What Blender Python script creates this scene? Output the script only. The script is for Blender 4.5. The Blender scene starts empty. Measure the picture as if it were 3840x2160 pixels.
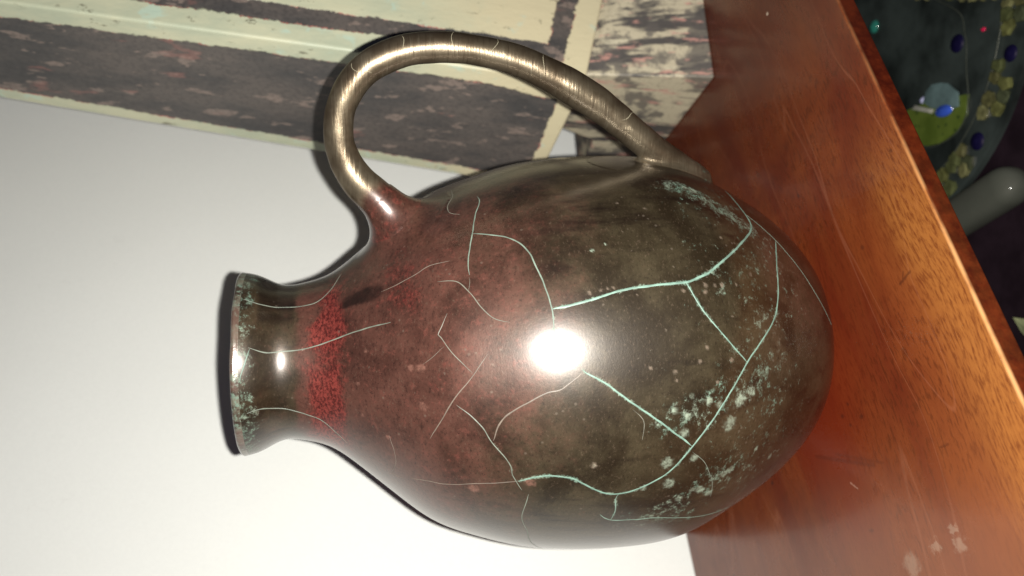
import bpy, bmesh, math, random
from mathutils import Vector, Matrix, noise as mnoise
random.seed(7)
S = bpy.context.scene
COL = S.collection
R_ = math.radians

# ------------------------------------------------------------------ camera
PITCH, ROLL = R_(10.7362), R_(-1.0944)
F = Vector((0, math.cos(PITCH), -math.sin(PITCH)))
R0 = Vector((1, 0, 0)); U0 = Vector((0, math.sin(PITCH), math.cos(PITCH)))
Rv = math.cos(ROLL) * R0 + math.sin(ROLL) * U0
Uv = -math.sin(ROLL) * R0 + math.cos(ROLL) * U0
CAM = Vector((0, 0, 0.22))
cd = bpy.data.cameras.new('camera'); cam = bpy.data.objects.new('camera', cd); COL.objects.link(cam)
# the phone was held on its side: picture right = down, picture up = right
M = Matrix.Identity(4)
for i, v in enumerate((-Uv, Rv, -F)):
    for k in range(3): M[k][i] = v[k]
M.translation = CAM
cam.matrix_world = M
cd.sensor_width = 36; cd.lens = 36 * 3100 / 3840; cd.clip_start = 0.01; cd.clip_end = 50
cd.dof.use_dof = True; cd.dof.focus_distance = 0.33; cd.dof.aperture_fstop = 9
S.camera = cam
S.cycles.caustics_reflective = False; S.cycles.caustics_refractive = False
# ------------------------------------------------------------------ light: the phone's flash, a dim room
w = bpy.data.worlds.new('World'); S.world = w; w.use_nodes = True
w.node_tree.nodes['Background'].inputs[0].default_value = (0.38, 0.50, 1.0, 1)
w.node_tree.nodes['Background'].inputs[1].default_value = 0.05
fl = bpy.data.lights.new('phone_flash', 'AREA'); fl.shape = 'ELLIPSE'; fl.size = 0.0045; fl.size_y = 0.0028; fl.energy = 5.0
fl.color = (1.0, 0.985, 0.93)
flo = bpy.data.objects.new('phone_flash', fl); COL.objects.link(flo)
M2 = M.copy(); M2.translation = CAM - Uv * 0.0122 + F * 0.002 - Rv * 0.001
flo.matrix_world = M2
S.view_settings.view_transform = 'Standard'; S.view_settings.look = 'None'
S.view_settings.gamma = 1; S.view_settings.exposure = 0; S.view_settings.use_curve_mapping = False

# ------------------------------------------------------------------ helpers
def tag(o, label=None, cat=None, group=None, kind=None):
    if label: o['label'] = label
    if cat: o['category'] = cat
    if group: o['group'] = group
    if kind: o['kind'] = kind
    return o
def empty(name, loc=(0, 0, 0)):
    o = bpy.data.objects.new(name, None); COL.objects.link(o); o.location = loc; o.empty_display_size = 0.02
    return o
def meshobj(name, verts, faces, mat, parent=None, smooth=True):
    me = bpy.data.meshes.new(name); me.from_pydata([tuple(v) for v in verts], [], faces); me.update()
    if smooth: me.polygons.foreach_set('use_smooth', [True] * len(me.polygons))
    o = bpy.data.objects.new(name, me); COL.objects.link(o); me.materials.append(mat)
    if parent:
        o.parent = parent
        o.matrix_parent_inverse = Matrix.Translation(-parent.location)
    return o
def bevel(o, wd, seg=2, ang=30):
    m = o.modifiers.new('bevel', 'BEVEL'); m.width = wd; m.segments = seg; m.limit_method = 'ANGLE'; m.angle_limit = R_(ang)
    return o
def setattr_col(o, name, vals):
    a = o.data.color_attributes.new(name, 'FLOAT_COLOR', 'POINT')
    flat = []
    for v in vals: flat.extend(v)
    a.data.foreach_set('color', flat)
def setuv(o, uvs):
    l = o.data.uv_layers.new(name='UVMap'); buf = []
    for lp in o.data.loops: buf.extend(uvs[lp.vertex_index])
    l.data.foreach_set('uv', buf)
def sstep(a, b, x):
    t = max(0.0, min(1.0, (x - a) / (b - a))); return t * t * (3 - 2 * t)

class NT:
    """tiny node-graph writer"""
    def __init__(s, name):
        s.m = bpy.data.materials.new(name); s.m.use_nodes = True; s.t = s.m.node_tree
        s.b = s.t.nodes['Principled BSDF']
    def new(s, k): return s.t.nodes.new(k)
    def put(s, inp, v):
        if isinstance(v, bpy.types.NodeSocket): s.t.links.new(v, inp)
        elif isinstance(v, (tuple, list)):
            inp.default_value = tuple(v) + ((1,) if len(v) == 3 and inp.type == 'RGBA' else ())
        else: inp.default_value = v
    def m_(s, op, a, b=0.0, c=None, clamp=False):
        n = s.new('ShaderNodeMath'); n.operation = op; n.use_clamp = clamp
        s.put(n.inputs[0], a); s.put(n.inputs[1], b)
        if c is not None: s.put(n.inputs[2], c)
        return n.outputs[0]
    def mix(s, f, a, b, blend='MIX'):
        n = s.new('ShaderNodeMix'); n.data_type = 'RGBA'; n.blend_type = blend
        s.put(n.inputs[0], f); s.put(n.inputs[6], a); s.put(n.inputs[7], b); return n.outputs[2]
    def ramp(s, x, a, b, lo=0.0, hi=1.0, smooth=True):
        n = s.new('ShaderNodeMapRange'); n.interpolation_type = 'SMOOTHSTEP' if smooth else 'LINEAR'
        s.put(n.inputs[0], x); s.put(n.inputs[1], a); s.put(n.inputs[2], b); s.put(n.inputs[3], lo); s.put(n.inputs[4], hi)
        return n.outputs[0]
    def obj(s): return s.new('ShaderNodeTexCoord').outputs['Object']
    def uv(s): return s.new('ShaderNodeTexCoord').outputs['UV']
    def mapping(s, v, scale=(1, 1, 1), rot=(0, 0, 0), loc=(0, 0, 0)):
        n = s.new('ShaderNodeMapping'); s.put(n.inputs[0], v)
        n.inputs['Location'].default_value = loc; n.inputs['Rotation'].default_value = rot; n.inputs['Scale'].default_value = scale
        return n.outputs[0]
    def noise(s, v, scale, detail=3, rough=0.55, dist=0.0, col=False):
        n = s.new('ShaderNodeTexNoise'); s.put(n.inputs['Vector'], v); n.inputs['Scale'].default_value = scale
        n.inputs['Detail'].default_value = detail; n.inputs['Roughness'].default_value = rough; n.inputs['Distortion'].default_value = dist
        return n.outputs[1 if col else 0]
    def voro(s, v, scale, feat='F1', rnd=1.0):
        n = s.new('ShaderNodeTexVoronoi'); n.feature = feat; s.put(n.inputs['Vector'], v); n.inputs['Scale'].default_value = scale
        n.inputs['Randomness'].default_value = rnd
        return n
    def sep(s, v):
        n = s.new('ShaderNodeSeparateXYZ'); s.put(n.inputs[0], v); return n.outputs
    def attr(s, name):
        n = s.new('ShaderNodeAttribute'); n.attribute_name = name
        q = s.new('ShaderNodeSeparateColor'); s.put(q.inputs[0], n.outputs['Color']); return q.outputs
    def bump(s, h, strength, dist=0.001, normal=None):
        n = s.new('ShaderNodeBump'); s.put(n.inputs['Height'], h); n.inputs['Strength'].default_value = strength
        n.inputs['Distance'].default_value = dist
        if normal: s.put(n.inputs['Normal'], normal)
        return n.outputs[0]
    def out(s, **k):
        names = dict(color='Base Color', rough='Roughness', metal='Metallic', normal='Normal', spec='Specular IOR Level',
                     coat='Coat Weight', coatr='Coat Roughness', coatn='Coat Normal', trans='Transmission Weight', ior='IOR')
        for kk, v in k.items(): s.put(s.b.inputs[names[kk]], v)
        return s.m

# ------------------------------------------------------------------ materials
def mat_wall():
    n = NT('white_wall_paint'); v = n.obj()
    fine = n.noise(v, 700, 2, .8); big = n.noise(v, 5, 2)
    c = n.mix(n.ramp(big, .3, .7), (.77, .77, .735), (.80, .80, .765))
    c = n.mix(n.ramp(fine, .3, .7, 0, 1), n.mix(.06, c, (.3, .3, .3)), c)
    # two faint pencil-like scuffs
    x = n.noise(n.mapping(v, (3, 3, 1)), 9, 4, .6)
    line = n.ramp(n.m_('ABSOLUTE', n.m_('SUBTRACT', x, .37)), .0, .004, .10, 0)
    c = n.mix(line, c, (.35, .33, .31))
    return n.out(color=c, rough=.62, spec=.25, normal=n.bump(fine, .10, .0006))
def mat_wood(name, dark=1.0, side=False):
    n = NT(name); v0 = n.obj()
    wob = n.noise(v0, 6, 2, .5, 0, True)
    v = n.new('ShaderNodeVectorMath'); v.operation = 'MULTIPLY_ADD'
    n.put(v.inputs[0], wob); v.inputs[1].default_value = (.0, .035, .0); n.put(v.inputs[2], v0); v = v.outputs[0]
    broad = n.noise(n.mapping(v, (1.3, 9, 3)), 3.2, 4, .55, .4)
    fib = n.noise(n.mapping(v, (9, 170, 40)), 5, 5, .65)
    fine = n.noise(n.mapping(v, (50, 240, 80)), 3, 3, .65)
    blot = n.noise(v0, 22, 5, .6, .3)
    c = n.mix(n.ramp(broad, .30, .70), (.088*dark, .0130*dark, .0050*dark), (.150*dark, .036*dark, .0095*dark))
    c = n.mix(n.ramp(blot, .42, .72, 0, .6), c, (.062*dark, .0062*dark, .0022*dark))
    c = n.mix(n.ramp(fib, .42, .78, 0, .50), c, (.10*dark, .02*dark, .006*dark))
    c = n.mix(n.m_('MULTIPLY', n.ramp(fine, .50, .62, 0, .62), n.ramp(n.noise(v0, 14, 2), .3, .6, .35, 1)), c, (.045*dark, .009*dark, .003*dark))
    c = n.mix(n.ramp(fib, .20, .42, .4, 0), c, (.20*dark, .062*dark, .016*dark))
    gl = n.m_('ABSOLUTE', n.m_('SUBTRACT', n.noise(n.mapping(v, (1.1, 8, 1)), 2.6, 2, .5, .6), .5))
    c = n.mix(n.ramp(gl, 0, .006, .28, 0), c, (.24, .085, .045))
    xyz = n.sep(v0)
    # front strip tinted lighter and more orange: the table's reflection boundary put into colour
    fr = n.ramp(n.m_('ADD', xyz[1], n.m_('MULTIPLY', broad, .05)), .262, .300, .85, 0)
    fr = n.m_('MULTIPLY', fr, n.ramp(n.m_('ADD', xyz[0], n.m_('MULTIPLY', broad, .06)), .19, .27, 1, 0))
    c = n.mix(n.ramp(xyz[0], .02, .14, .6, 0), c, (.17, .058, .022))
    c = n.mix(fr, c, n.mix(n.ramp(fine, .4, .7), (.255*dark, .092*dark, .021*dark), (.125*dark, .035*dark, .009*dark)))
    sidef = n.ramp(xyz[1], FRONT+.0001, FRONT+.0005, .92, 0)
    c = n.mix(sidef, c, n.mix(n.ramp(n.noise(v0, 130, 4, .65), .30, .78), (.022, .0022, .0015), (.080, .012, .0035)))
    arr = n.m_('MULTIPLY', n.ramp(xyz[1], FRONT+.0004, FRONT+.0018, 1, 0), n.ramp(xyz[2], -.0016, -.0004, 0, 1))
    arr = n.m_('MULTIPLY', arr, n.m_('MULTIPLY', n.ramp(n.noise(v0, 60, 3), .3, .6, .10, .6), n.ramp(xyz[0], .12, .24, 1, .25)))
    c = n.mix(arr, c, (.50, .27, .11))  # flash highlight along the front arris, painted as a pale line
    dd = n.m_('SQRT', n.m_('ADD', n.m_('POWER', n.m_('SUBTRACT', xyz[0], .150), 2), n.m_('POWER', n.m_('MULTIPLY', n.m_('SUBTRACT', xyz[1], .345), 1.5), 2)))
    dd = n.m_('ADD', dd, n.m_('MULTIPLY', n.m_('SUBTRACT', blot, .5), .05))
    c = n.mix(n.ramp(dd, .025, .085, .6, 0), c, (.125, .0125, .0038))  # red patch: part stain, part the jug's dark reflection put into the colour
    c = n.mix(n.ramp(xyz[0], .22, .34, 0, .5), c, (.050, .0135, .0075))
    # pores, specks, a pair of pale paint smears
    vo = n.voro(n.mapping(v0, (1, 1, 1)), 55)
    pick = n.m_('GREATER_THAN', n.noise(v0, 31, 0), .66)
    sp = n.m_('MULTIPLY', n.ramp(vo.outputs['Distance'], .05, .09, 1, 0), pick)
    c = n.mix(n.m_('MULTIPLY', sp, .75), c, (.02, .012, .01))
    if not side:
        tot = 0.0
        for (px, py, r) in ((.0559, .3166, .0065), (.062, .2855, .0028), (.0562, .2843, .0045), (.059, .298, .0035)):
            d = n.m_('SQRT', n.m_('ADD', n.m_('POWER', n.m_('SUBTRACT', xyz[0], px), 2), n.m_('POWER', n.m_('SUBTRACT', xyz[1], py), 2)))
            d = n.m_('ADD', d, n.m_('MULTIPLY', n.m_('SUBTRACT', n.noise(v0, 300, 4, .7), .5), .012))
            tot = n.m_('ADD', tot, n.ramp(d, r*.2, r, .35, 0))
        c = n.mix(n.m_('MINIMUM', tot, .28), c, (.34, .25, .18))
        def seg(ax, ay, bx, by):
            L2 = (bx-ax)**2+(by-ay)**2
            px = n.m_('SUBTRACT', xyz[0], ax); py = n.m_('SUBTRACT', xyz[1], ay)
            t = n.m_('DIVIDE', n.m_('ADD', n.m_('MULTIPLY', px, bx-ax), n.m_('MULTIPLY', py, by-ay)), L2, clamp=True)
            dx = n.m_('SUBTRACT', px, n.m_('MULTIPLY', t, bx-ax)); dy = n.m_('SUBTRACT', py, n.m_('MULTIPLY', t, by-ay))
            return n.m_('SQRT', n.m_('ADD', n.m_('POWER', dx, 2), n.m_('POWER', dy, 2)))
        wobd = n.m_('MULTIPLY', n.m_('SUBTRACT', n.noise(v0, 500, 3, .7), .5), .0012)
        for (ax, ay, bx, by, r, k) in ((.1559, .2612, .1569, .2532, .0007, .8), (.1569, .2585, .1590, .2570, .0005, .7), (.1181, .361, .0986, .3183, .0010, .5), (.1130, .344, .0975, .3120, .0008, .4),
                (.1827, .2741, .1830, .2745, .0012, .8), (.126, .329, .1262, .3295, .0011, .85), (.1201, .3153, .1203, .3158, .0012, .9), (.129, .3221, .1292, .3223, .0009, .8), (.120, .3254, .1202, .3256, .0009, .8), (.2057, .2362, .2060, .2366, .0010, .8), (.09, .27, .0905, .275, .0006, .6), (.075, .335, .0755, .337, .0008, .6)):
            d = n.m_('ADD', seg(ax, ay, bx, by), wobd)
            c = n.mix(n.ramp(d, r*.2, r*1.5, k*.62, 0), c, (.030, .008, .005))
        c = n.mix(n.ramp(seg(.3353, .2762, .3355, .2764), .0005, .0011, .9, 0), c, (.5, .4, .3))
        c = n.mix(n.ramp(n.m_('ADD', seg(.098, .340, .094, .336), wobd), .0001, .0007, .3, 0), c, (.45, .28, .2))
    b = n.bump(fine, .05, .0002); b = n.bump(n.noise(v0, 12, 1), .012, .001, b)
    rg = n.ramp(blot, .3, .7, .24, .34)
    return n.out(color=c, rough=rg, spec=.30, normal=b, coat=.14, coatr=.10)
def mat_jug():
    n = NT('metallic_brown_glaze'); v = n.obj(); z = n.attr('zones'); sp = n.attr('spots'); br = n.attr('bronze')
    n1 = n.noise(v, 38, 5, .62, .3); n2 = n.noise(v, 300, 4, .75); n3 = n.noise(n.mapping(v, (.6, .6, 1)), 1000, 3, .8)
    nl = n.noise(v, 70, 3); streak = n.noise(n.mapping(v, (1, 1, .16)), 110, 4, .6)
    sub = lambda x, k: n.m_('MULTIPLY', n.m_('SUBTRACT', x, .5), k)
    olive = n.mix(n.ramp(n1, .35, .66), (.0145, .0098, .0050), (.037, .0285, .0155))
    olive = n.mix(n.ramp(streak, .52, .70, 0, .65), olive, (.006, .0035, .002))
    red = n.mix(n.ramp(n1, .34, .66), (.039, .0150, .0105), (.070, .0290, .0205))
    red = n.mix(n.ramp(n2, .52, .68, 0, .6), red, (.105, .036, .026))
    red = n.mix(n.ramp(n2, .32, .46, .5, 0), red, (.016, .006, .0045))
    fr = n.ramp(n.m_('ADD', n.m_('ADD', z[0], sub(n1, .7)), sub(n2, .5)), .0, 1.0)
    c = n.mix(fr, olive, red)
    c = n.mix(n.ramp(n3, .56, .72, 0, .36), c, (.105, .072, .050))
    c = n.mix(n.ramp(n3, .30, .46, .6, 0), c, (.007, .004, .003))
    vivid = n.ramp(n.m_('ADD', n.m_('ADD', z[1], sub(n2, 1.1)), sub(nl, 1.2)), .28, .90)
    c = n.mix(n.m_('MULTIPLY', vivid, .92), c, n.mix(n.ramp(n3, .38, .62), (.040, .006, .005), (.155, .027, .021)))
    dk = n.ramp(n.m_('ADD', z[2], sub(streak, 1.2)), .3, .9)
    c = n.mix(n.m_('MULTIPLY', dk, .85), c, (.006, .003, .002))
    # bronze of the handle
    hs = n.noise(n.mapping(v, (.06, .06, 1)), 1100, 3, .7); nb = n.noise(v, 60, 4, .6)
    bz = n.mix(n.ramp(nb, .35, .65), (.095, .070, .045), (.18, .145, .098))
    bz = n.mix(n.ramp(hs, .54, .74, 0, .5), bz, (.26, .225, .16))
    bz = n.mix(n.ramp(hs, .30, .45, .5, 0), bz, (.045, .030, .018))
    bz = n.mix(n.m_('MULTIPLY', br[1], .85), bz, (.030, .017, .010))
    bf = n.ramp(n.m_('ADD', br[0], n.m_('ADD', sub(n2, .35), sub(nb, .6))), .2, .8)
    c = n.mix(bf, c, bz)
    # fine verdigris bloom broken up by noise
    ve = n.m_('MULTIPLY', n.ramp(n.m_('ADD', n.m_('ADD', sp[1], sub(n2, 1.7)), sub(nl, .5)), .45, .78), n.ramp(n3, .36, .60, .15, 1))
    c = n.mix(n.m_('MULTIPLY', ve, .85), c, n.mix(n.ramp(nb, .4, .6), (.10, .165, .125), (.15, .185, .14)))
    cr = n.m_('MULTIPLY', sp[0], n.ramp(n2, .34, .60, .25, 1))
    c = n.mix(n.m_('MULTIPLY', cr, .75), c, (.20, .235, .18))
    pk = n.m_('MULTIPLY', sp[2], n.ramp(n2, .34, .60, .2, 1))
    c = n.mix(n.m_('MULTIPLY', pk, .8), c, (.24, .115, .085))
    vo = n.voro(v, 260); tiny = n.m_('MULTIPLY', n.ramp(vo.outputs['Distance'], .08, .20, 1, 0), n.m_('GREATER_THAN', n.noise(v, 95, 1), .60))
    c = n.mix(n.m_('MULTIPLY', tiny, .3), c, (.14, .11, .085))
    patch = n.m_('MAXIMUM', ve, cr)
    b = n.bump(n3, .12, .0005); b = n.bump(n2, .08, .0006, b); b = n.bump(n.noise(v, 30, 2), .22, .0010, b); b = n.bump(patch, .25, .0003, b)
    hb = n.m_('MULTIPLY', hs, br[0]); b = n.bump(hb, .35, .0005, b)
    inv = n.m_('SUBTRACT', 1, bf)
    rough = n.m_('ADD', n.m_('ADD', n.m_('MULTIPLY', n.ramp(n1, .3, .7, .38, .43), inv), n.m_('MULTIPLY', bf, .37)), n.m_('MULTIPLY', patch, .2))
    metal = n.m_('ADD', n.m_('MULTIPLY', bf, .82), n.m_('MULTIPLY', n.m_('MULTIPLY', inv, .22), n.m_('SUBTRACT', 1, patch)))
    coat = n.m_('SUBTRACT', 1.0, n.m_('MULTIPLY', bf, .75))
    n.b.inputs['Specular Tint'].default_value = (.45, .40, .36, 1)
    return n.out(color=c, rough=rough, metal=metal, spec=n.ramp(bf, 0, 1, .60, .5), normal=b,
                 coat=n.m_('MULTIPLY', coat, n.m_('SUBTRACT', 1, n.m_('MULTIPLY', patch, .5))), coatr=.24, coatn=n.bump(n2, .03, .0004, n.bump(n.noise(v, 34, 2), .12, .0010)))
def mat_rim():
    n = NT('verdigris_rim_glaze'); v = n.obj()
    n1 = n.noise(v, 130, 4, .65); n2 = n.noise(v, 420, 4, .7); n3 = n.noise(v, 55, 2)
    c = n.mix(n.ramp(n1, .42, .58), (.035, .022, .016), (.11, .10, .075))
    c = n.mix(n.ramp(n2, .5, .62, 0, .8), c, (.13, .18, .14))
    c = n.mix(n.ramp(n3, .48, .62, 0, .6), c, (.11, .065, .05))
    return n.out(color=c, rough=.3, metal=.15, normal=n.bump(n2, .3, .0006), coat=.5, coatr=.12)
def mat_crack(k):
    n = NT('crack_filling'); v = n.obj()
    a = Vector((.115, .070, .054)); b_ = Vector((.125, .200, .160))
    q = a.lerp(b_, k)
    c = n.mix(n.ramp(n.noise(v, 260, 3), .35, .7), tuple(q * .75), tuple(q * 1.15))
    return n.out(color=c, rough=.5)
def mat_post():
    n = NT('worn_milk_paint'); u = n.sep(n.uv()); v = n.obj()
    nb = n.noise(v, 230, 4, .7); nm = n.noise(v, 70, 4, .6, .4); nl = n.noise(n.mapping(v, (1, 1, .35)), 45, 5, .65)
    jit = n.m_('MULTIPLY', n.m_('SUBTRACT', nb, .5), .005); jit = n.m_('ADD', jit, n.m_('MULTIPLY', n.m_('SUBTRACT', nm, .5), .004))
    x, s = n.m_('ADD', u[0], jit), n.m_('ADD', u[1], jit)
    E = .0006
    ge = lambda a, b: n.ramp(n.m_('SUBTRACT', a, b), -E, E)
    t = n.m_('MULTIPLY', x, -1)
    left = n.m_('LESS_THAN', u[0], 0)
    sil = n.m_('SUBTRACT', .1133, n.m_('MULTIPLY', s, .088))
    lo = n.ramp(s, .02, .06, .0175, .0115)
    ld = n.m_('MULTIPLY', n.m_('MULTIPLY', ge(t, lo), ge(n.m_('SUBTRACT', sil, .0098), t)), ge(s, n.m_('ADD', .0115, n.m_('MULTIPLY', t, .07))))
    s2 = n.m_('ADD', s, n.m_('MULTIPLY', x, .3))
    outer = n.m_('MULTIPLY', ge(x, .0132), ge(s2, .0158)); inner = n.m_('MULTIPLY', ge(x, .0250), ge(s2, .0278))
    rd = n.m_('MULTIPLY', outer, n.m_('SUBTRACT', 1, inner))
    dark = n.m_('ADD', n.m_('MULTIPLY', left, ld), n.m_('MULTIPLY', n.m_('SUBTRACT', 1, left), rd))
    green = n.mix(n.ramp(nl, .35, .68), (.35, .375, .275), (.46, .45, .315))
    beige = (.50, .44, .29)
    c = n.mix(n.ramp(n.m_('ADD', s, n.m_('MULTIPLY', nm, .05)), .06, .15), beige, green)
    c = n.mix(n.ramp(nm, .58, .70, 0, .5), c, (.36, .50, .43))
    cut = n.noise(n.mapping(v, (1, 1, .5)), 165, 4, .75)
    area = n.ramp(n.noise(v, 28, 2), .38, .55)
    c = n.mix(n.m_('MULTIPLY', n.ramp(cut, .60, .68), n.m_('MULTIPLY', area, .8)), c, (.10, .09, .06))
    dkc = n.mix(n.ramp(nl, .35, .65), (.050, .047, .046), (.092, .078, .070))
    chip = n.noise(n.mapping(v, (1.0, 1.0, .42), (0, R_(25), 0)), 120, 3, .6)
    dkc = n.mix(n.ramp(chip, .59, .64, 0, .7), dkc, (.21, .16, .135))
    dkc = n.mix(n.ramp(n.noise(v, 400, 2), .35, .55, .35, 0), dkc, (.03, .028, .028))
    c = n.mix(dark, c, dkc)
    # red underpaint showing along the borders
    edge = n.m_('MULTIPLY', dark, n.m_('SUBTRACT', 1, dark))
    c = n.mix(n.m_('MULTIPLY', n.ramp(edge, .05, .2), n.ramp(nm, .48, .6, 0, .9)), c, (.38, .12, .10))
    near = n.m_('MULTIPLY', n.ramp(n.noise(n.mapping(v, (1, 1, .4)), 60, 4, .6), .64, .70), .35)
    c = n.mix(n.m_('MULTIPLY', near, dark), c, (.28, .12, .10))
    b = n.bump(cut, .35, .0008); b = n.bump(n.m_('SUBTRACT', 1, dark), .5, .0006, b); b = n.bump(nl, .25, .0015, b)
    return n.out(color=c, rough=.48, spec=.4, normal=b)
def mat_plinth():
    n = NT('streaked_worn_paint'); v = n.obj()
    vm = n.mapping(v, (1, 1, .13), (0, R_(-7), 0))
    st = n.noise(vm, 85, 5, .62, .15); st2 = n.noise(n.mapping(v, (1, 1, .2), (0, R_(-7), 0)), 160, 4, .65, .1); bl = n.noise(v, 38, 4, .6)
    c = n.mix(n.ramp(st, .44, .54), (.065, .058, .054), (.40, .35, .25))
    c = n.mix(n.ramp(bl, .50, .58, 0, .8), c, (.085, .075, .068))
    c = n.mix(n.ramp(st2, .56, .64, 0, .75), c, (.42, .22, .18))
    c = n.mix(n.ramp(n.noise(vm, 110, 4), .60, .68, 0, .8), c, (.48, .43, .31))
    c = n.mix(n.ramp(n.noise(v, 500, 3), .3, .45, .4, 0), c, (.05, .045, .04))
    return n.out(color=c, rough=.5, spec=.4, normal=n.bump(st, .5, .0012))
def simple(name, col, rough=.4, metal=0.0, var=.25, scale=120, spec=.5, coat=0.0, bstr=.1, trans=0.0):
    n = NT(name); v = n.obj(); q = Vector(col)
    c = n.mix(n.ramp(n.noise(v, scale, 4, .6), .3, .7), tuple(q * (1 - var)), tuple(q * (1 + var)))
    n.b.inputs['Specular Tint'].default_value = (.45, .40, .36, 1)
    return n.out(color=c, rough=rough, metal=metal, spec=spec, coat=coat, coatr=.08, normal=n.bump(n.noise(v, scale * 2, 3), bstr, .0006), trans=trans)

# ------------------------------------------------------------------ wall, table, lower shelf
A31 = R_(31.1)
T = Vector((math.cos(A31), math.sin(A31), 0)); NB = Vector((-math.sin(A31), math.cos(A31), 0))
FRONT, BACK = .2281, .5524
def rot_box(name, x0, x1, y0, y1, z0, z1, mat, parent, bw, seg=3):
    vs = [(x, y, z) for z in (z0, z1) for y in (y0, y1) for x in (x0, x1)]
    fs = [(0, 2, 3, 1), (4, 5, 7, 6), (0, 1, 5, 4), (2, 6, 7, 3), (0, 4, 6, 2), (1, 3, 7, 5)]
    o = meshobj(name, vs, fs, mat, None, False)
    o.rotation_euler = (0, 0, A31)
    if parent: o.parent = parent
    bevel(o, bw, seg)
    return o
WALLY = BACK + .004
g = rot_box('wall', -1.6, 2.2, WALLY, WALLY + .12, -.75, 1.7, mat_wall(), None, .002, 1); tag(g, kind='structure')
fm = simple('dark_floor_boards', (.020, .013, .018), .6, 0, .3, 30)
fo = meshobj('floor', [(-6, -6, -.75), (6, -6, -.75), (6, 6, -.75), (-6, 6, -.75)], [(0, 1, 2, 3)], fm, None, False); tag(fo, kind='structure')
tb = empty('side_table', (0, 0, 0))
tag(tb, 'orange-brown varnished wooden side table with thin top set against the white wall', 'table')
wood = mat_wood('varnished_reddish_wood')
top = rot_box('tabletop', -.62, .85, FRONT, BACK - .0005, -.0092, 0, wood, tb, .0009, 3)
# the far edge of the top is more rounded than the front one
for e in top.data.edges: pass
bwA = top.data.attributes.new('bevel_weight_edge', 'FLOAT', 'EDGE')
for i, e in enumerate(top.data.edges):
    a, b = (top.data.vertices[j].co for j in e.vertices)
    w_ = .22
    if a.z > -.001 and b.z > -.001 and a.y > BACK - .01 and b.y > BACK - .01: w_ = 1.0
    bwA.data[i].value = w_
md = top.modifiers['bevel']; md.limit_method = 'WEIGHT'; md.width = .0058; md.segments = 5
top.data.polygons.foreach_set('use_smooth', [True] * len(top.data.polygons))
wn = top.modifiers.new('wn', 'WEIGHTED_NORMAL'); wn.keep_sharp = False
shelf_m = simple('dark_stained_shelf', (.012, .007, .010), .45, 0, .3, 40, .3)
rot_box('lower_shelf', -.60, .83, FRONT + .012, BACK - .012, -.196, -.180, shelf_m, tb, .002)
for x in (-.60, .80):
    for y in (FRONT + .015, BACK - .045):
        rot_box('leg', x, x + .03, y, y + .03, -.75, -.0092, wood, tb, .002)

# ------------------------------------------------------------------ the jug
JX, JY, LEAN = -.029567, .389549, -.008068
PROF = [(0.0, 0.03618), (0.00539, 0.04568), (0.01212, 0.05401), (0.02155, 0.06217), (0.03232, 0.06962), (0.05387, 0.08117), (0.07541, 0.09025), (0.09965, 0.09326), (0.12389, 0.0925), (0.14813, 0.08898), (0.16968, 0.08233), (0.18853, 0.07377), (0.20469, 0.06089), (0.22086, 0.04705), (0.23163, 0.03937), (0.2424, 0.03574), (0.25318, 0.03519), (0.2626, 0.03939), (0.26934, 0.04107)]
def make_spline(pts):
    n = len(pts); z = [p[0] for p in pts]; r = [p[1] for p in pts]; h = [z[i+1]-z[i] for i in range(n-1)]
    a = [0.0]*n; b = [1.0]*n; c = [0.0]*n; d = [0.0]*n
    for i in range(1, n-1):
        a[i] = h[i-1]; b[i] = 2*(h[i-1]+h[i]); c[i] = h[i]; d[i] = 6*((r[i+1]-r[i])/h[i]-(r[i]-r[i-1])/h[i-1])
    for i in range(1, n):
        w = a[i]/b[i-1]; b[i] -= w*c[i-1]; d[i] -= w*d[i-1]
    m = [0.0]*n; m[-1] = d[-1]/b[-1]
    for i in range(n-2, -1, -1): m[i] = (d[i]-c[i]*m[i+1])/b[i]
    def f(x):
        k = 0
        while k < n-2 and x > z[k+1]: k += 1
        t, s, hh = x-z[k], z[k+1]-x, h[k]
        return m[k]*s**3/(6*hh)+m[k+1]*t**3/(6*hh)+(r[k]/hh-m[k]*hh/6)*s+(r[k+1]/hh-m[k+1]*hh/6)*t
    return f
prof = make_spline(PROF)
HT = PROF[-1][0]
def wob(th, z):       # hand-thrown unevenness, well below a millimetre
    return .00025 * math.sin(2*th + 1 + 30*z) * min(1, z*40) + .0002 * mnoise.noise(Vector((math.cos(th)*2, math.sin(th)*2, z*45)))
def surf(th, z, off=0.0):
    r = prof(z); e = 1e-4; dr = (prof(min(HT, z+e)) - prof(max(0, z-e))) / (min(HT, z+e) - max(0, z-e))
    nl = math.hypot(1, dr); rr = r + wob(th, z) + off/nl
    zz = z - off*dr/nl
    return Vector((JX + LEAN*zz + rr*math.cos(th), JY + rr*math.sin(th), zz))
jug = empty('jug', (JX, JY, 0))
tag(jug, 'round-bellied brown and olive glazed jug with bronze loop handle and pale crackle lines', 'jug')
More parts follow.
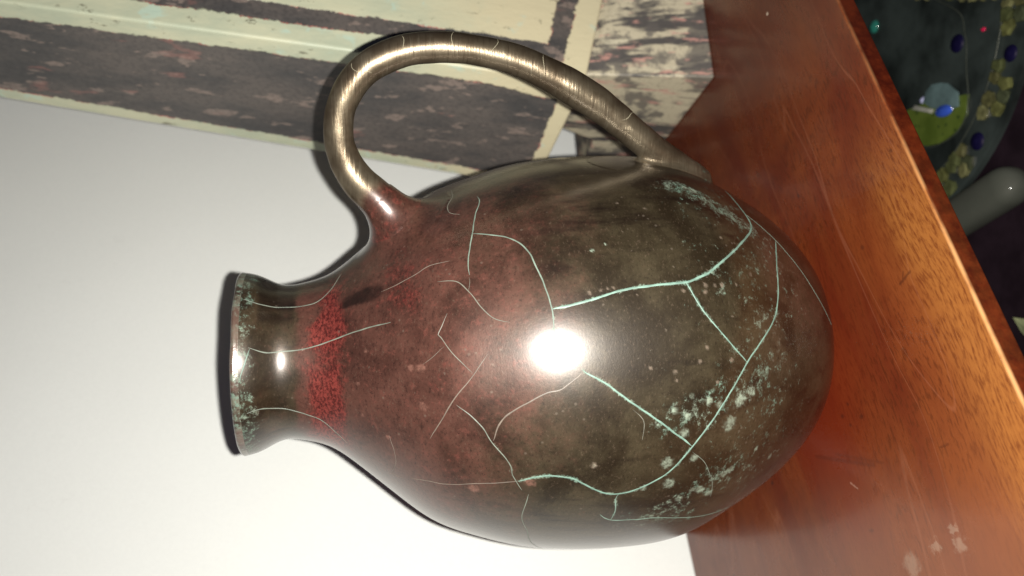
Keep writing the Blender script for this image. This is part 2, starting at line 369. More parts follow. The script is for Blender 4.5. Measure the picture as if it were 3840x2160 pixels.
# handle: centre line in the jug's own vertical plane, as (distance from axis, height, radius)
HA = R_(-22)
HP = [(.050, .1935, .0130), (.062, .1995, .0108), (0.0730, 0.2069, 0.0092), (0.0772, 0.2109, 0.0083), (0.0828, 0.2167, 0.0077), (0.0893, 0.2213, 0.0071), (0.0950, 0.2238, 0.0067), (0.1012, 0.2253, 0.0064), (0.1090, 0.2254, 0.0062), (0.1157, 0.2241, 0.0061), (0.1215, 0.2215, 0.0063), (0.1271, 0.2178, 0.0065), (0.1320, 0.2126, 0.0066), (0.1357, 0.2059, 0.0065), (0.1380, 0.2, 0.0065), (0.1395, 0.1935, 0.0064), (0.1402, 0.1855, 0.0064), (0.1402, 0.1778, 0.0063), (0.1395, 0.1701, 0.0062), (0.1383, 0.1623, 0.0062), (0.1365, 0.1541, 0.0063), (0.1341, 0.1469, 0.0066), (0.1310, 0.1394, 0.0069), (0.1273, 0.1315, 0.0072), (0.1232, 0.1236, 0.0074), (0.1187, 0.1158, 0.0073), (0.1140, 0.1085, 0.0070), (0.1085, 0.1010, 0.0068), (0.1037, 0.0945, .0066), (.0988, .0870, .0061), (.0945, .0790, .0054), (.0908, .0715, .0046), (.0880, .0650, .0037), (.0862, .0612, .0027)]
def catmull(P, i, t):
    p = [P[max(0, min(len(P)-1, i+k))] for k in (-1, 0, 1, 2)]
    return tuple(.5*((2*p[1][c]) + (-p[0][c]+p[2][c])*t + (2*p[0][c]-5*p[1][c]+4*p[2][c]-p[3][c])*t*t + (-p[0][c]+3*p[1][c]-3*p[2][c]+p[3][c])*t**3) for c in range(len(p[0])))
cl = []
for i in range(len(HP)-1):
    for k in range(7): cl.append(catmull(HP, i, k/7))
cl.append(HP[-1])
hd = Vector((math.cos(HA), math.sin(HA), 0)); hn = Vector((-hd.y, hd.x, 0)); ez = Vector((0, 0, 1))

import numpy as np
CLC = np.array([[JX+LEAN*z+hd.x*rho, JY+hd.y*rho, z] for (rho, z, rad) in cl]); CLR = np.array([c_[2] for c_ in cl])
PZ = np.linspace(0, HT, 1200); PR = np.array([prof(float(z)) for z in PZ]); PD = np.gradient(PR, PZ)
def d_body(P):
    z = np.clip(P[:, 2], 0, HT); rho = np.hypot(P[:, 0]-JX-LEAN*P[:, 2], P[:, 1]-JY)
    return (rho-np.interp(z, PZ, PR))/np.hypot(1, np.interp(z, PZ, PD))
def d_handle(P):
    out = np.empty(len(P))
    for a in range(0, len(P), 4000):
        q = P[a:a+4000]; out[a:a+4000] = (np.sqrt(((q[:, None, :]-CLC[None])**2).sum(2))-CLR).min(1)
    return out
def kk(P): return .0055 + .0095*np.clip((P[:, 2]-.13)/.05, 0, 1)
def field(P, db, dh):
    k = kk(P); return np.minimum(db, dh) - np.maximum(k-np.abs(db-dh), 0)**2/(4*k)
def blend_out(P, N, lim):
    """push points out along N onto the smooth union of body and handle"""
    P = P.copy(); tot = np.zeros(len(P))
    for it in range(9):
        f = field(P, d_body(P), d_handle(P)); st = np.clip(-f, 0, lim-tot); P += N*st[:, None]; tot += st
    return P
SPOTS = [[2, -1.7308, 0.087, 1.98], [2, -1.7512, 0.0826, 1.74], [2, -1.7463, 0.0726, 3.17], [2, -1.7162, 0.0668, 2.22], [1, -1.8472, 0.0773, 3.32], [1, -1.858, 0.0969, 1.98], [1, -1.7023, 0.0946, 1.19], [1, -2.0004, 0.1022, 2.77], [1, -2.1122, 0.0997, 2.77], [1, -2.1138, 0.0748, 2.22], [1, -2.1029, 0.072, 2.06], [1, -2.1768, 0.085, 2.37], [1, -2.2173, 0.08, 1.98], [2, -2.2143, 0.0936, 1.98], [1, -2.168, 0.0884, 1.42], [1, -2.0392, 0.0596, 1.19], [1, -2.1612, 0.0488, 1.42], [1, -1.9859, 0.0913, 1.98], [1, -2.1479, 0.0443, 0.79], [1, -2.1276, 0.1101, 1.58], [0, -1.5995, 0.1016, 1.03], [0, -1.6325, 0.1008, 0.79], [2, -1.7616, 0.1012, 1.58], [2, -1.7881, 0.096, 1.58], [0, -1.5769, 0.1113, 0.95], [0, -1.5047, 0.0882, 0.95], [0, -1.5623, 0.0773, 0.95], [0, -1.9958, 0.1314, 1.58], [1, -2.3261, 0.1029, 1.42], [0, -1.651, 0.0838, 0.71], [0, -1.5613, 0.0914, 0.95], [3, -1.0391, 0.1239, 0.58], [3, -1.0665, 0.1295, 0.81], [0, -1.2426, 0.0862, 1.15], [0, -1.2415, 0.0822, 0.86], [0, -1.237, 0.0786, 1.15], [0, -1.2713, 0.0866, 1.04], [0, -1.231, 0.0716, 0.69], [0, -1.1655, 0.0627, 1.04], [0, -1.2651, 0.0958, 0.86], [0, -0.9943, 0.0737, 0.69], [0, -0.8511, 0.104, 0.81], [0, -0.8092, 0.1148, 0.69], [0, -1.2781, 0.1147, 0.52], [0, -1.3767, 0.0757, 0.58], [0, -1.427, 0.1046, 0.52], [0, -1.1585, 0.0982, 0.46], [0, -1.2484, 0.1284, 0.69], [0, -1.2444, 0.1258, 0.69], [0, -1.2404, 0.1236, 0.69], [0, -1.2566, 0.1329, 1.04], [2, -0.6914, 0.0782, 2.59], [2, -0.6809, 0.0815, 1.73], [4, -1.5566, 0.1956, 1.98], [4, -1.5577, 0.1992, 1.42], [4, -1.7789, 0.1951, 1.98], [4, -1.9811, 0.218, 0.95], [4, -1.4325, 0.2162, 0.95], [4, -2.2123, 0.1752, 2.37], [4, -2.0794, 0.2083, 1.19], [4, -2.1073, 0.1545, 2.37], [1, -1.9959, 0.1312, 0.95], [4, -1.7027, 0.2196, 0.95]]
# crackle lines: thin raised threads of pale filling, as (width mm, paleness, [(angle, height) ...])
CRACKS = [[0.981, 1, [[-1.3163, 0.1473], [-1.294, 0.1342], [-1.2537, 0.12], [-1.2378, 0.1059], [-1.2286, 0.0942], [-1.1957, 0.0859], [-1.1563, 0.08], [-1.0475, 0.068], [-0.9361, 0.0583], [-0.8543, 0.0531], [-0.7926, 0.0514], [-0.7392, 0.0515], [-0.5903, 0.0525], [-0.4465, 0.0522]]], [0.613, 0.6, [[-0.7223, 0.0509], [-0.7779, 0.0449], [-0.8508, 0.0384], [-1.0029, 0.0284], [-1.1572, 0.0202], [-1.3666, 0.0091]]], [0.797, 1, [[-0.8536, 0.0388], [-1.0431, 0.0442], [-1.1716, 0.0468], [-1.2994, 0.0498], [-1.4025, 0.0544], [-1.5129, 0.0636], [-1.5798, 0.0695], [-1.7529, 0.0809], [-1.9279, 0.0924], [-2.0217, 0.0985], [-2.0696, 0.103], [-2.1268, 0.1115], [-2.1544, 0.119], [-2.1459, 0.1262], [-2.091, 0.135], [-2.0632, 0.1402], [-2.0603, 0.1482], [-2.0802, 0.154], [-2.1118, 0.1591]]], [0.49, 0.15, [[-2.1118, 0.1591], [-2.1452, 0.1668], [-2.1854, 0.1767], [-2.2441, 0.1865], [-2.2837, 0.1932], [-2.344, 0.1991]]], [0.613, 0.95, [[-1.2286, 0.0942], [-1.3069, 0.0909], [-1.3903, 0.0858], [-1.5069, 0.0763], [-1.5798, 0.0695]]], [0.797, 1, [[-1.5741, 0.1372], [-1.5888, 0.1357], [-1.6349, 0.1284], [-1.6879, 0.1222], [-1.796, 0.1081], [-1.9239, 0.0929]]], [0.613, 0.9, [[-2.1541, 0.1194], [-2.1863, 0.1204], [-2.2699, 0.1193], [-2.3373, 0.1199]]], [0.613, 0.8, [[-2.2933, 0.125], [-2.3373, 0.1199], [-2.3437, 0.1096], [-2.3473, 0.0998], [-2.3856, 0.0862], [-2.4409, 0.0726], [-2.5076, 0.061]]], [0.306, 0.5, [[-1.9541, 0.0921], [-2.0111, 0.0866], [-2.0993, 0.0819], [-2.1724, 0.0792], [-2.2495, 0.0783]]], [0.613, 0.6, [[-0.5576, 0.1688], [-0.6202, 0.1684], [-0.7206, 0.171], [-0.8387, 0.1732], [-0.9179, 0.1747], [-1.0287, 0.1765], [-1.0962, 0.1763]]], [0.368, 0.3, [[-1.11, 0.1765], [-1.139, 0.1765], [-1.18, 0.1771]]], [0.674, 0.6, [[-0.8538, 0.1735], [-0.8856, 0.1675], [-0.9325, 0.1605], [-0.9747, 0.1565], [-1.0405, 0.1533], [-1.0824, 0.1523], [-1.1551, 0.1505], [-1.2468, 0.1485], [-1.3163, 0.1473], [-1.3773, 0.1472], [-1.4191, 0.1471]]], [0.49, 0.3, [[-1.0902, 0.1883], [-1.116, 0.1814], [-1.1845, 0.177], [-1.2765, 0.1727], [-1.3325, 0.1683], [-1.3576, 0.1628]]], [0.49, 0.12, [[-0.9946, 0.2095], [-0.9978, 0.2029], [-0.9858, 0.1959], [-0.9721, 0.1909], [-0.9861, 0.1832]]], [0.613, 0.5, [[-0.7706, 0.2659], [-0.7943, 0.261], [-0.7829, 0.2552], [-0.7634, 0.2485], [-0.7803, 0.2401], [-0.7465, 0.2353], [-0.636, 0.2303], [-0.4459, 0.2261]]], [0.613, 0.45, [[-1.331, 0.2634], [-1.3783, 0.2566], [-1.3702, 0.2501], [-1.3556, 0.242], [-1.3095, 0.2337], [-1.2676, 0.2256], [-1.2509, 0.2167], [-1.2538, 0.2063]]], [0.552, 0.5, [[-2.032, 0.2648], [-2.0186, 0.2604], [-2.0729, 0.2534], [-2.1271, 0.2468], [-2.1815, 0.2401], [-2.2477, 0.234], [-2.3688, 0.2287], [-2.4361, 0.2245]]], [0.613, 0.9, [[-1.3473, 0.2628], [-1.5888, 0.2659], [-1.6774, 0.2672]]], [0.429, 0.35, [[-1.2784, 0.1854], [-1.3409, 0.1876], [-1.3787, 0.189], [-1.3985, 0.1881], [-1.4854, 0.184], [-1.5818, 0.1771]]], [0.552, 0.12, [[-1.4926, 0.1713], [-1.5983, 0.1772], [-1.7362, 0.1849], [-1.9624, 0.1925]]], [0.49, 0.55, [[-1.7419, 0.183], [-1.7897, 0.1779], [-1.8464, 0.1733], [-1.9146, 0.1699], [-2.0176, 0.163], [-2.0852, 0.1613], [-2.1627, 0.1574]]], [0.735, 0.2, [[-1.5808, 0.1368], [-1.6532, 0.1447], [-1.6748, 0.1512], [-1.75, 0.1619], [-1.8125, 0.1669], [-1.9057, 0.1693]]], [0.49, 0.5, [[-2.1804, 0.1546], [-2.3575, 0.1556], [-2.4867, 0.152], [-2.6303, 0.1485], [-2.8605, 0.139]]], [0.429, 0.15, [[-1.4466, 0.1871], [-1.5044, 0.1917], [-1.5372, 0.1949]]], [0.368, 0.15, [[-2.0573, 0.2077], [-2.2528, 0.2048], [-2.4249, 0.2061], [-2.4014, 0.2019]]], [0.429, 0.35, [[-0.3325, 0.1777], [-0.4525, 0.1781], [-0.5435, 0.1808], [-0.6277, 0.1807], [-0.6793, 0.1769]]], [0.368, 0.2, [[-0.0462, 0.1994], [-0.043, 0.2004], [-0.1992, 0.2045]]], [0.368, 0.3, [[-1.7453, 0.1181], [-1.7752, 0.115], [-1.8104, 0.1133], [-1.8816, 0.1135]]]]
from mathutils import kdtree
cpts = []
for (wd, pale, pts) in CRACKS:
    if pale < .45: continue
    for i in range(len(pts)-1):
        for q in range(10):
            p_ = catmull(pts, i, q/10); cpts.append((surf(p_[0], p_[1]), pale))
KD = kdtree.KDTree(len(cpts))
for i, (p_, pl_) in enumerate(cpts): KD.insert(p_, i)
KD.balance()
ZTOP = .2672
NZ = 430
ths = []
t = -math.pi*1.04
while t < .06: ths.append(t); t += .0062
while t < math.pi*.96 - .02: ths.append(t); t += .06
NTH = len(ths)
zs = [ZTOP * (i/(NZ-1)) for i in range(NZ)]
zs = [0, .0006, .0012, .002, .003] + [z for z in zs if z > .0036]
NZ = len(zs)
verts = []; zones = []; spots = []
def seg_d(px, py, ax, ay, bx, by):
    dx, dy = bx-ax, by-ay; t = max(0, min(1, ((px-ax)*dx+(py-ay)*dy)/(dx*dx+dy*dy))); return math.hypot(px-ax-t*dx, py-ay-t*dy), t
for z in zs:
    r = prof(z)
    near = [s for s in SPOTS if abs(s[2]-z) < .008]
    for th in ths:
        verts.append(surf(th, z))
        nn = mnoise.noise(Vector((th*3, z*60, 2)))
        # reddish upper body, fading to olive below
        bl = .169 + .010*math.sin(th*2.3+1.0) + .014*nn + .012*mnoise.noise(Vector((th*1.6, z*18, 8)))
        red = sstep(bl-.050, bl+.040, z)
        red *= 1 - .8*sstep(.2415+.003*nn, .2465+.003*nn, z)
        red *= 1 - .55*sstep(-.75, -.35, th) if th < .5 else 1
        if z < .06: red = max(red, .38*sstep(-1.9, -1.2, th)*sstep(.065, .045, z)*(1 if th < -.3 else 0))
        # bright red collar under the neck, ragged
        lo = .2250 + .0045*nn; hi = .2415 + .0035*mnoise.noise(Vector((th*6, 4, 1)))
        if th > -1.2: hi -= .005*sstep(-1.2, -1.0, th)
        viv = sstep(lo-.007, lo+.004, z)*(1-sstep(hi-.006, hi+.005, z))*.86
        viv *= 1 - .5*sstep(-.75, -.5, th)
        d = math.hypot((th+1.0)*.05, z-.199); viv = max(viv, .42*sstep(.020, .004, d))
        d = math.hypot((th+1.5)*.07, z-.184); viv = max(viv, .30*sstep(.02, .004, d))
        # dark areas
        dk = 0.0
        d, _ = seg_d(th*.05, z, -.97*.05, .212, -.93*.05, .223); dk = max(dk, .70*sstep(.0060, .002, d))
        dk = max(dk, .62*sstep(.246, .252, z)*(.6+.6*nn))
        if -1.35 < th < .3: dk = max(dk, .80*sstep(-1.25, -.95, th)*sstep(.242, .247, z)*(1-sstep(.259, .264, z)))
        dk = max(dk, .60*sstep(-1.25, -.75, th)*(1-sstep(.12, .165, z)) if th < .3 else 0)
        dk = max(dk, .72*sstep(-2.25, -2.75, th)*(1-sstep(.12, .16, z)))
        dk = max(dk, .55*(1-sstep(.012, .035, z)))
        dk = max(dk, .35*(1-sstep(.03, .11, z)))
        zones.append((red, viv, dk, 1))
        hz = 0.0
        # verdigris bloom
        ve = 0.0
        d, tt = seg_d(th*.085, z, -.66*.085, .088, -.86*.085, .055); ve = max(ve, .66*sstep(.013, .001, d))
        d, tt = seg_d(th*.085, z, -1.80*.085, .102, -1.62*.085, .055); ve = max(ve, .46*sstep(.024, .001, d))
        d, tt = seg_d(th*.085, z, -2.35*.085, .105, -2.0*.085, .060); ve = max(ve, .47*sstep(.028, .001, d))
        d, tt = seg_d(th*.085, z, -2.36*.085, .095, -2.5*.085, .060); ve = max(ve, .46*sstep(.009, .001, d))
        ve = max(ve, .52*sstep(.2565+.002*nn, .2640, z))
        ve = max(ve, .37*(1-sstep(.06, .15, z))*sstep(.02, .04, z))
        cr = pk = 0.0
        for s in near:
            d = math.hypot((th-s[1])*r, z-s[2])*1000
            if d > s[3]*1.8: continue
            d += .45*s[3]*mnoise.noise(Vector((th*r*900, z*900, s[1]*9)))
            k = sstep(s[3]*1.05, s[3]*.55, d)
            if s[0] == 4: pk = max(pk, k*.6)
            elif s[0] == 0: pk = max(pk, k*.35); cr = max(cr, k*.35)
            elif s[0] == 1: cr = max(cr, k*.8)
            elif s[0] == 2: cr = max(cr, k); ve = max(ve, k*.6)
            else: cr = max(cr, k); ve = max(ve, k)
        if th < .3:
            co, ix, dd = KD.find(verts[-1])
            if dd < .0022: ve = max(ve, .62*cpts[ix][1]*sstep(.0022, .0002, dd)); 
        spots.append((cr, ve, pk, 1))
faces = []
for i in range(NZ-1):
    for j in range(NTH):
        k = (j+1) % NTH
        faces.append((i*NTH+j, i*NTH+k, (i+1)*NTH+k, (i+1)*NTH+j))
c0 = len(verts); verts.append(Vector((JX, JY, .0015))); zones.append((0, 0, 1, 1)); spots.append((0, 0, 0, 1))
for j in range(NTH): faces.append((c0, (j+1) % NTH, j))
jm = mat_jug()
VA = np.array([tuple(v) for v in verts]); sel = np.where(d_handle(VA) < .0155)[0]
Pn = VA[sel]; ax_ = np.stack([Pn[:, 0]-JX-LEAN*Pn[:, 2], Pn[:, 1]-JY], 1); ax_ /= np.linalg.norm(ax_, axis=1)[:, None]
Nn = np.stack([ax_[:, 0], ax_[:, 1], -np.interp(Pn[:, 2], PZ, PD)], 1); Nn /= np.linalg.norm(Nn, axis=1)[:, None]
Pb = blend_out(Pn, Nn, .0042); dhb = d_handle(Pb); VA[sel] = Pb
bronze = [(0, 0, 0, 1)]*len(verts)
for q, i_ in enumerate(sel):
    zz_ = float(Pb[q, 2]); up_ = zz_ > .15
    bronze[i_] = ((0.0 if up_ else .95*sstep(.0045, .0005, float(dhb[q]))), 0, 0, 1)
verts = [tuple(p) for p in VA]
body = meshobj('body', verts, faces, jm, jug); setattr_col(body, 'bronze', bronze)
setattr_col(body, 'zones', zones); setattr_col(body, 'spots', spots)
# rim: outer flare, rounded lip, inner wall of the neck
rp = []
for i in range(9): z = ZTOP + (HT-ZTOP)*i/8; rp.append((prof(z), z))
r1 = prof(HT)
for a in range(1, 9):
    an = math.pi*a/8; rp.append((r1 - .0012 + .0012*math.cos(an) - .0002, HT + .0012*math.sin(an)))
for z in (.266, .262, .256, .248, .24, .232, .224, .214, .20): rp.append((prof(z) - .0035, z))
nt = 160; vs = []; fs = []
for (r, z) in rp:
    for j in range(nt):
        th = 2*math.pi*j/nt
        rr = r + wob(th, min(z, ZTOP)) + (.0002*mnoise.noise(Vector((th*4, z*200, 5))) if z > .268 else 0)
        zz = z + (.0005*mnoise.noise(Vector((math.cos(th)*2.5, math.sin(th)*2.5, 3)))*sstep(ZTOP, HT, z))
        vs.append(Vector((JX + LEAN*zz + rr*math.cos(th), JY + rr*math.sin(th), zz)))
for i in range(len(rp)-1):
    for j in range(nt):
        k = (j+1) % nt; fs.append((i*nt+j, i*nt+k, (i+1)*nt+k, (i+1)*nt+j))
rim = meshobj('rim', vs, fs, mat_rim(), jug)

NR = 64; vs = []; fs = []; zn = []; bzn = []; spn = []; dirs = []
NC = len(cl)
for i, (rho, z, rad) in enumerate(cl):
    a, b = cl[max(0, i-1)], cl[min(NC-1, i+1)]
    tg = Vector((b[0]-a[0], b[1]-a[1])).normalized(); nx = Vector((-tg.y, tg.x))   # in-plane normal
    C = Vector((JX+LEAN*z, JY, 0)) + hd*rho + ez*z
    for j in range(NR):
        an = 2*math.pi*j/NR; ca, sa = math.cos(an), math.sin(an)
        dirv = (hd*nx.x + ez*nx.y)*ca + hn*sa
        P = C + dirv*(rad*.985); P += dirv*(.00022*mnoise.noise(P*130) + .00025*mnoise.noise(P*45))
        vs.append(P); dirs.append(dirv)
        s = i/(NC-1)
        outer = max(0.0, nx.x*ca*(rho-.10)/.04 + nx.y*ca*(z-.15)/.08)
        red_ = sstep(.17, .09, s+.05*mnoise.noise(P*90))
        zn.append((red_, .30*sstep(.14, .08, s), .30*sstep(.94, .99, s), 1))
        bzn.append((1-.98*sstep(.150, .065, s+.04*mnoise.noise(P*70)), min(1, outer)*.75*sstep(.30, .55, s) + .3*sstep(.93, 1, s), 0, 1))
        spn.append((0, sstep(.91, .985, s)*.62, 0, 1))
HV = np.array([tuple(v) for v in vs]); HD_ = np.array([tuple(v) for v in dirs])
near = np.where(np.abs(d_body(HV)) < .016)[0]
q = blend_out(HV[near], HD_[near], .006)
inside = np.clip((.0030-d_body(q))/.002, 0, 1)      # keep the sleeve just under the body's own fillet near the body
q -= HD_[near]*(.0006*inside)[:, None]
HV[near] = q
vs = [Vector(p) for p in HV]
for i in range(NC-1):
    for j in range(NR):
        k = (j+1) % NR; fs.append((i*NR+j, (i+1)*NR+j, (i+1)*NR+k, i*NR+k))
vs.append(Vector((JX+LEAN*.06, JY, 0)) + hd*.0862 + ez*.0602); zn.append((0, .0, .3, 1)); bzn.append((1, .3, 0, 1)); spn.append((0, .5, 0, 1)); L_ = len(vs)-1
for j in range(NR): fs.append(((NC-1)*NR+j, L_, (NC-1)*NR+(j+1) % NR))
handle = meshobj('handle', vs, fs, jm, jug)
setattr_col(handle, 'zones', zn); setattr_col(handle, 'bronze', bzn); setattr_col(handle, 'spots', spn)

cmats = {}
for (wd, pale, pts) in CRACKS:
    key = round(pale*6)/6
    if key not in cmats: cmats[key] = mat_crack(key)
    path = []
    for i in range(len(pts)-1):
        L = math.hypot((pts[i+1][0]-pts[i][0])*prof(pts[i][1]), pts[i+1][1]-pts[i][1]); ns = max(3, int(L/.0008))
        for k in range(ns):
            q = catmull(pts, i, k/ns); path.append(q)
    path.append(tuple(pts[-1]))
    n = len(path); P = []
    sd = pts[0][0]*7
    for i, (th, z) in enumerate(path):
        z = min(.2665, max(.002, z)); j = .00022
        th += j/prof(z)*mnoise.noise(Vector((i*.16, sd, 0))); z += j*mnoise.noise(Vector((i*.16, sd, 5)))
        P.append((th, z))
    vs = []; fs = []
    for i, (th, z) in enumerate(P):
        a = surf(*P[max(0, i-1)]); b = surf(*P[min(n-1, i+1)]); c = surf(th, z); up = (surf(th, z, .001)-c).normalized()
        tg = (b-a).normalized(); sd_ = tg.cross(up).normalized()
        e = min(1, min(i, n-1-i)/8+.25); hw = wd*(.0005+.00009*pale)*e*(1+.30*mnoise.noise(Vector((i*.3, sd, 9))))
        for (x, h) in ((-1, -.08), (-.55, .05), (0, .09), (.55, .05), (1, -.08)):
            vs.append(c + sd_*hw*x + up*(h*.001*(.6+.4*e)))
    for i in range(n-1):
        for k in range(4): fs.append((i*5+k, i*5+k+1, (i+1)*5+k+1, (i+1)*5+k))
    meshobj('crackle_line', vs, fs, cmats[key], jug)
# pale hair cracks across the handle: (station along it 0..1, from angle, to angle, slant)
for (s, a0, a1, sl) in ((.345, -1.5, -.5, .8), (.43, -1.6, -.3, 1), (.51, -1.7, -.2, .6), (.575, -1.6, -.3, 1), (.66, -1.8, -.3, -1.5), (.36, -1.9, -1.2, -.4), (.80, -1.5, -.3, 3)):
    vs = []; fs = []; n = 20
    for i in range(n):
        f = i/(n-1); an = a0+(a1-a0)*f; ii = int(s*(NC-1)) + sl*f*1.2 + .6*math.sin(f*5+s*40); k = int(max(1, min(NC-2, ii))); fr = ii-k
        j = (an % (2*math.pi))/(2*math.pi)*NR; j0 = int(j) % NR
        base = lambda kk, jj: vsH[kk*NR+jj % NR]
        vsH = [v.co for v in handle.data.vertices] if i == 0 and not vs else vsH
        c = base(k, j0).lerp(base(k+1, j0), max(0, min(1, fr))).lerp(base(k, j0+1).lerp(base(k+1, j0+1), max(0, min(1, fr))), j-int(j))
        tg = (base(k+1, j0)-base(k-1, j0)).normalized(); cr_ = (base(k, j0+1)-base(k, j0-1)).normalized(); up = tg.cross(cr_).normalized()
        if up.dot(c-(Vector((JX+LEAN*cl[k][1], JY, 0))+hd*cl[k][0]+ez*cl[k][1])) < 0: up = -up
        hw = .0001*min(1, min(i, n-1-i)/5+.2)
        vs += [c-tg*hw-up*.00005, c+up*.00012, c+tg*hw-up*.00005]
    for i in range(n-1):
        for q in range(2): fs.append((i*3+q, i*3+q+1, (i+1)*3+q+1, (i+1)*3+q))
    if .45 not in cmats: cmats[.45] = simple('pale_hair_crack', (.30, .27, .19), .4)
    meshobj('crackle_line', vs, fs, cmats[.45], jug)

# ------------------------------------------------------------------ leaning painted column
K = Vector((0.12082, 0.474, 0.08342)); AX = Vector((.108, 0, 1)); CV = Vector((-.45, .893, 0)); BV = Vector((.93, .36, 0))
post = empty('painted_column', (.15, .52, 0))
tag(post, 'tall leaning four-sided wooden column in worn pale green and charcoal paint behind the jug handle', 'wooden column')
def tl(s): return .1133 - .088*s
def tr(s): return .150 - .07*s
vs = []; uv = []; fs = []
NS = 60; SM = .62
for i in range(NS+1):
    f = i/NS
    # bottom edge slopes up to the left and down to the right
    for (t_, u_, sb) in ((tl, None, .0105), (None, None, 0), (None, tr, -.045), (tl, tr, -.035)):
        s = sb + (SM-sb)*f
        tt = t_(s) if t_ else 0; uu = u_(s) if u_ else 0
        p = K + AX*s + CV*tt + BV*uu
        vs.append(p)
for i in range(NS):
    for k in range(4):
        a, b = i*4+k, i*4+(k+1) % 4; fs.append((b, a, a+4, b+4))
fs.append((0, 1, 2, 3)); q = NS*4; fs.append((q+3, q+2, q+1, q))
pb = meshobj('column_body', vs, fs, mat_post(), post, False)
l = pb.data.uv_layers.new(name='UVMap')
for p in pb.data.polygons:
    cen = sum((pb.data.vertices[i].co for i in p.vertices), Vector())/len(p.vertices)
    nrm = p.normal
    leftf = abs(nrm.dot(Vector((-.893, -.45, 0)))) > .85 and (cen-K-AX*(cen-K).z).dot(BV) < .01
    rightf = abs(nrm.dot(Vector((.36, -.93, 0)))) > .85 and (cen-K-AX*(cen-K).z).dot(CV) < .03
    for li in p.loop_indices:
        co = pb.data.vertices[pb.data.loops[li].vertex_index].co; d = co-K; s = d.z; h = d-AX*s
        l.data[li].uv = ((-h.dot(CV)/CV.dot(CV) - 1e-5, s) if leftf else ((h.dot(BV)/BV.dot(BV)+1e-5, s) if rightf else (.3, -1)))
bevel(pb, .0016, 3)
# plinth: flares downward, with a stepped foot at its back
K0 = Vector((.1274, .4767, 0)); LD = Vector((-.27681, .96092, 0)); RD = Vector((.96826, .24993, 0))
outline = [(0, 0), (.150, 0), (.150, .047), (.0974, .050), (.0823, .074), (.078, .086), (.008, .0800), (.0154, .0765)]
outline = [(0, 0), (.150, 0), (.150, .047), (.0974, .050), (.0823, .0765), (.080, .089), (.0125, .0825)]
vs = []; W0, W1 = 0.0, .155
for wv in (W0, W1):
    for (x, z) in outline:
        sg = 0.0
        if wv == W0: sg = .006*z/.08
        else: sg = -.02*z/.08
        zz = min(z, .036) if (wv == W1 and z > .06) else z
        vs.append(K0 + LD*x + RD*(wv+sg) + ez*zz)
n = len(outline); fs = [tuple(range(n-1, -1, -1)), tuple(range(n, 2*n))]
for i in range(n): k = (i+1) % n; fs.append((i, k, n+k, n+i))
pl = meshobj('plinth', vs, fs, mat_plinth(), post, False); bevel(pl, .0012, 2)
bm = bmesh.new(); bm.from_mesh(pl.data); bmesh.ops.recalc_face_normals(bm, faces=bm.faces); bm.to_mesh(pl.data); bm.free()
bm = bmesh.new(); bm.from_mesh(pb.data); bmesh.ops.recalc_face_normals(bm, faces=bm.faces); bm.to_mesh(pb.data); bm.free()

# ------------------------------------------------------------------ mosaic dish on the lower shelf
DZ = -.170; SC = .9286
DC = Vector((.1764, .5571, DZ)); RO, RI = .1395, .1195
dish = empty('mosaic_dish', (DC.x, DC.y, -.18))
tag(dish, 'large round dark mosaic glass dish with blue gems on the lower shelf under the table', 'mosaic dish')
def prism(name, poly, z0, z1, mat, parent, dome=0.0, bv=.0005):
    n = len(poly); cx = sum(p[0] for p in poly)/n; cy = sum(p[1] for p in poly)/n
    vs = [(p[0], p[1], z0) for p in poly] + [(p[0], p[1], z1-dome) for p in poly] + [(cx+(p[0]-cx)*.72, cy+(p[1]-cy)*.72, z1) for p in poly]
    fs = [tuple(range(n-1, -1, -1)), tuple(range(2*n, 3*n))]
    for r in (0, 1):
        for i in range(n): k = (i+1) % n; fs.append((r*n+i, r*n+k, (r+1)*n+k, (r+1)*n+i))
    return meshobj(name, vs, fs, mat, parent, False)
# plate: dark glass with a raised rim
glass_dk = simple('dark_smoky_glass', (.022, .027, .025), .3, 0, .7, 18, .5, .6, .15)
prof_d = [(.0, -.18), (RO-.01, -.18), (RO+.004, -.174), (RO+.0045, DZ+.0006), (RO+.0015, DZ+.0008), (RO, DZ-.0015), (0.0, DZ-.0015)]
vs = []; fs = []; nt = 120
for (r, z) in prof_d[1:-1]:
    for j in range(nt): a = 2*math.pi*j/nt; vs.append((DC.x+r*math.cos(a), DC.y+r*math.sin(a), z))
m_ = len(prof_d)-2
for i in range(m_-1):
    for j in range(nt): k = (j+1) % nt; fs.append((i*nt+j, i*nt+k, (i+1)*nt+k, (i+1)*nt+j))
fs.append(tuple(reversed(range(nt)))); fs.append(tuple(range((m_-1)*nt, m_*nt)))
meshobj('plate', vs, fs, glass_dk, dish, False)
tcol = [(.085, .085, .030), (.055, .06, .024), (.105, .10, .044), (.042, .047, .025), (.068, .064, .027)]
tmats = [simple('mosaic_tile_glaze', c, .3, 0, .35, 160, .5, .4) for c in tcol]
def tile(cx, cy, sx, sy, rot, mats=tmats):
    k = random.randint(5, 7); poly = []
    for i in range(k):
        a = 2*math.pi*i/k + random.uniform(-.25, .25); x = math.cos(a)*sx*random.uniform(.85, 1.15); y = math.sin(a)*sy*random.uniform(.85, 1.15)
        poly.append((cx+x*math.cos(rot)-y*math.sin(rot), cy+x*math.sin(rot)+y*math.cos(rot)))
    z = DZ + random.uniform(.0, .0012)
    return prism('mosaic_tile', poly, DZ-.002, z+.0008, random.choice(mats), dish, .0008)
gem_m = simple('cobalt_glass', (.004, .003, .020), .5, 0, .2, 60, .3, .0, .05)
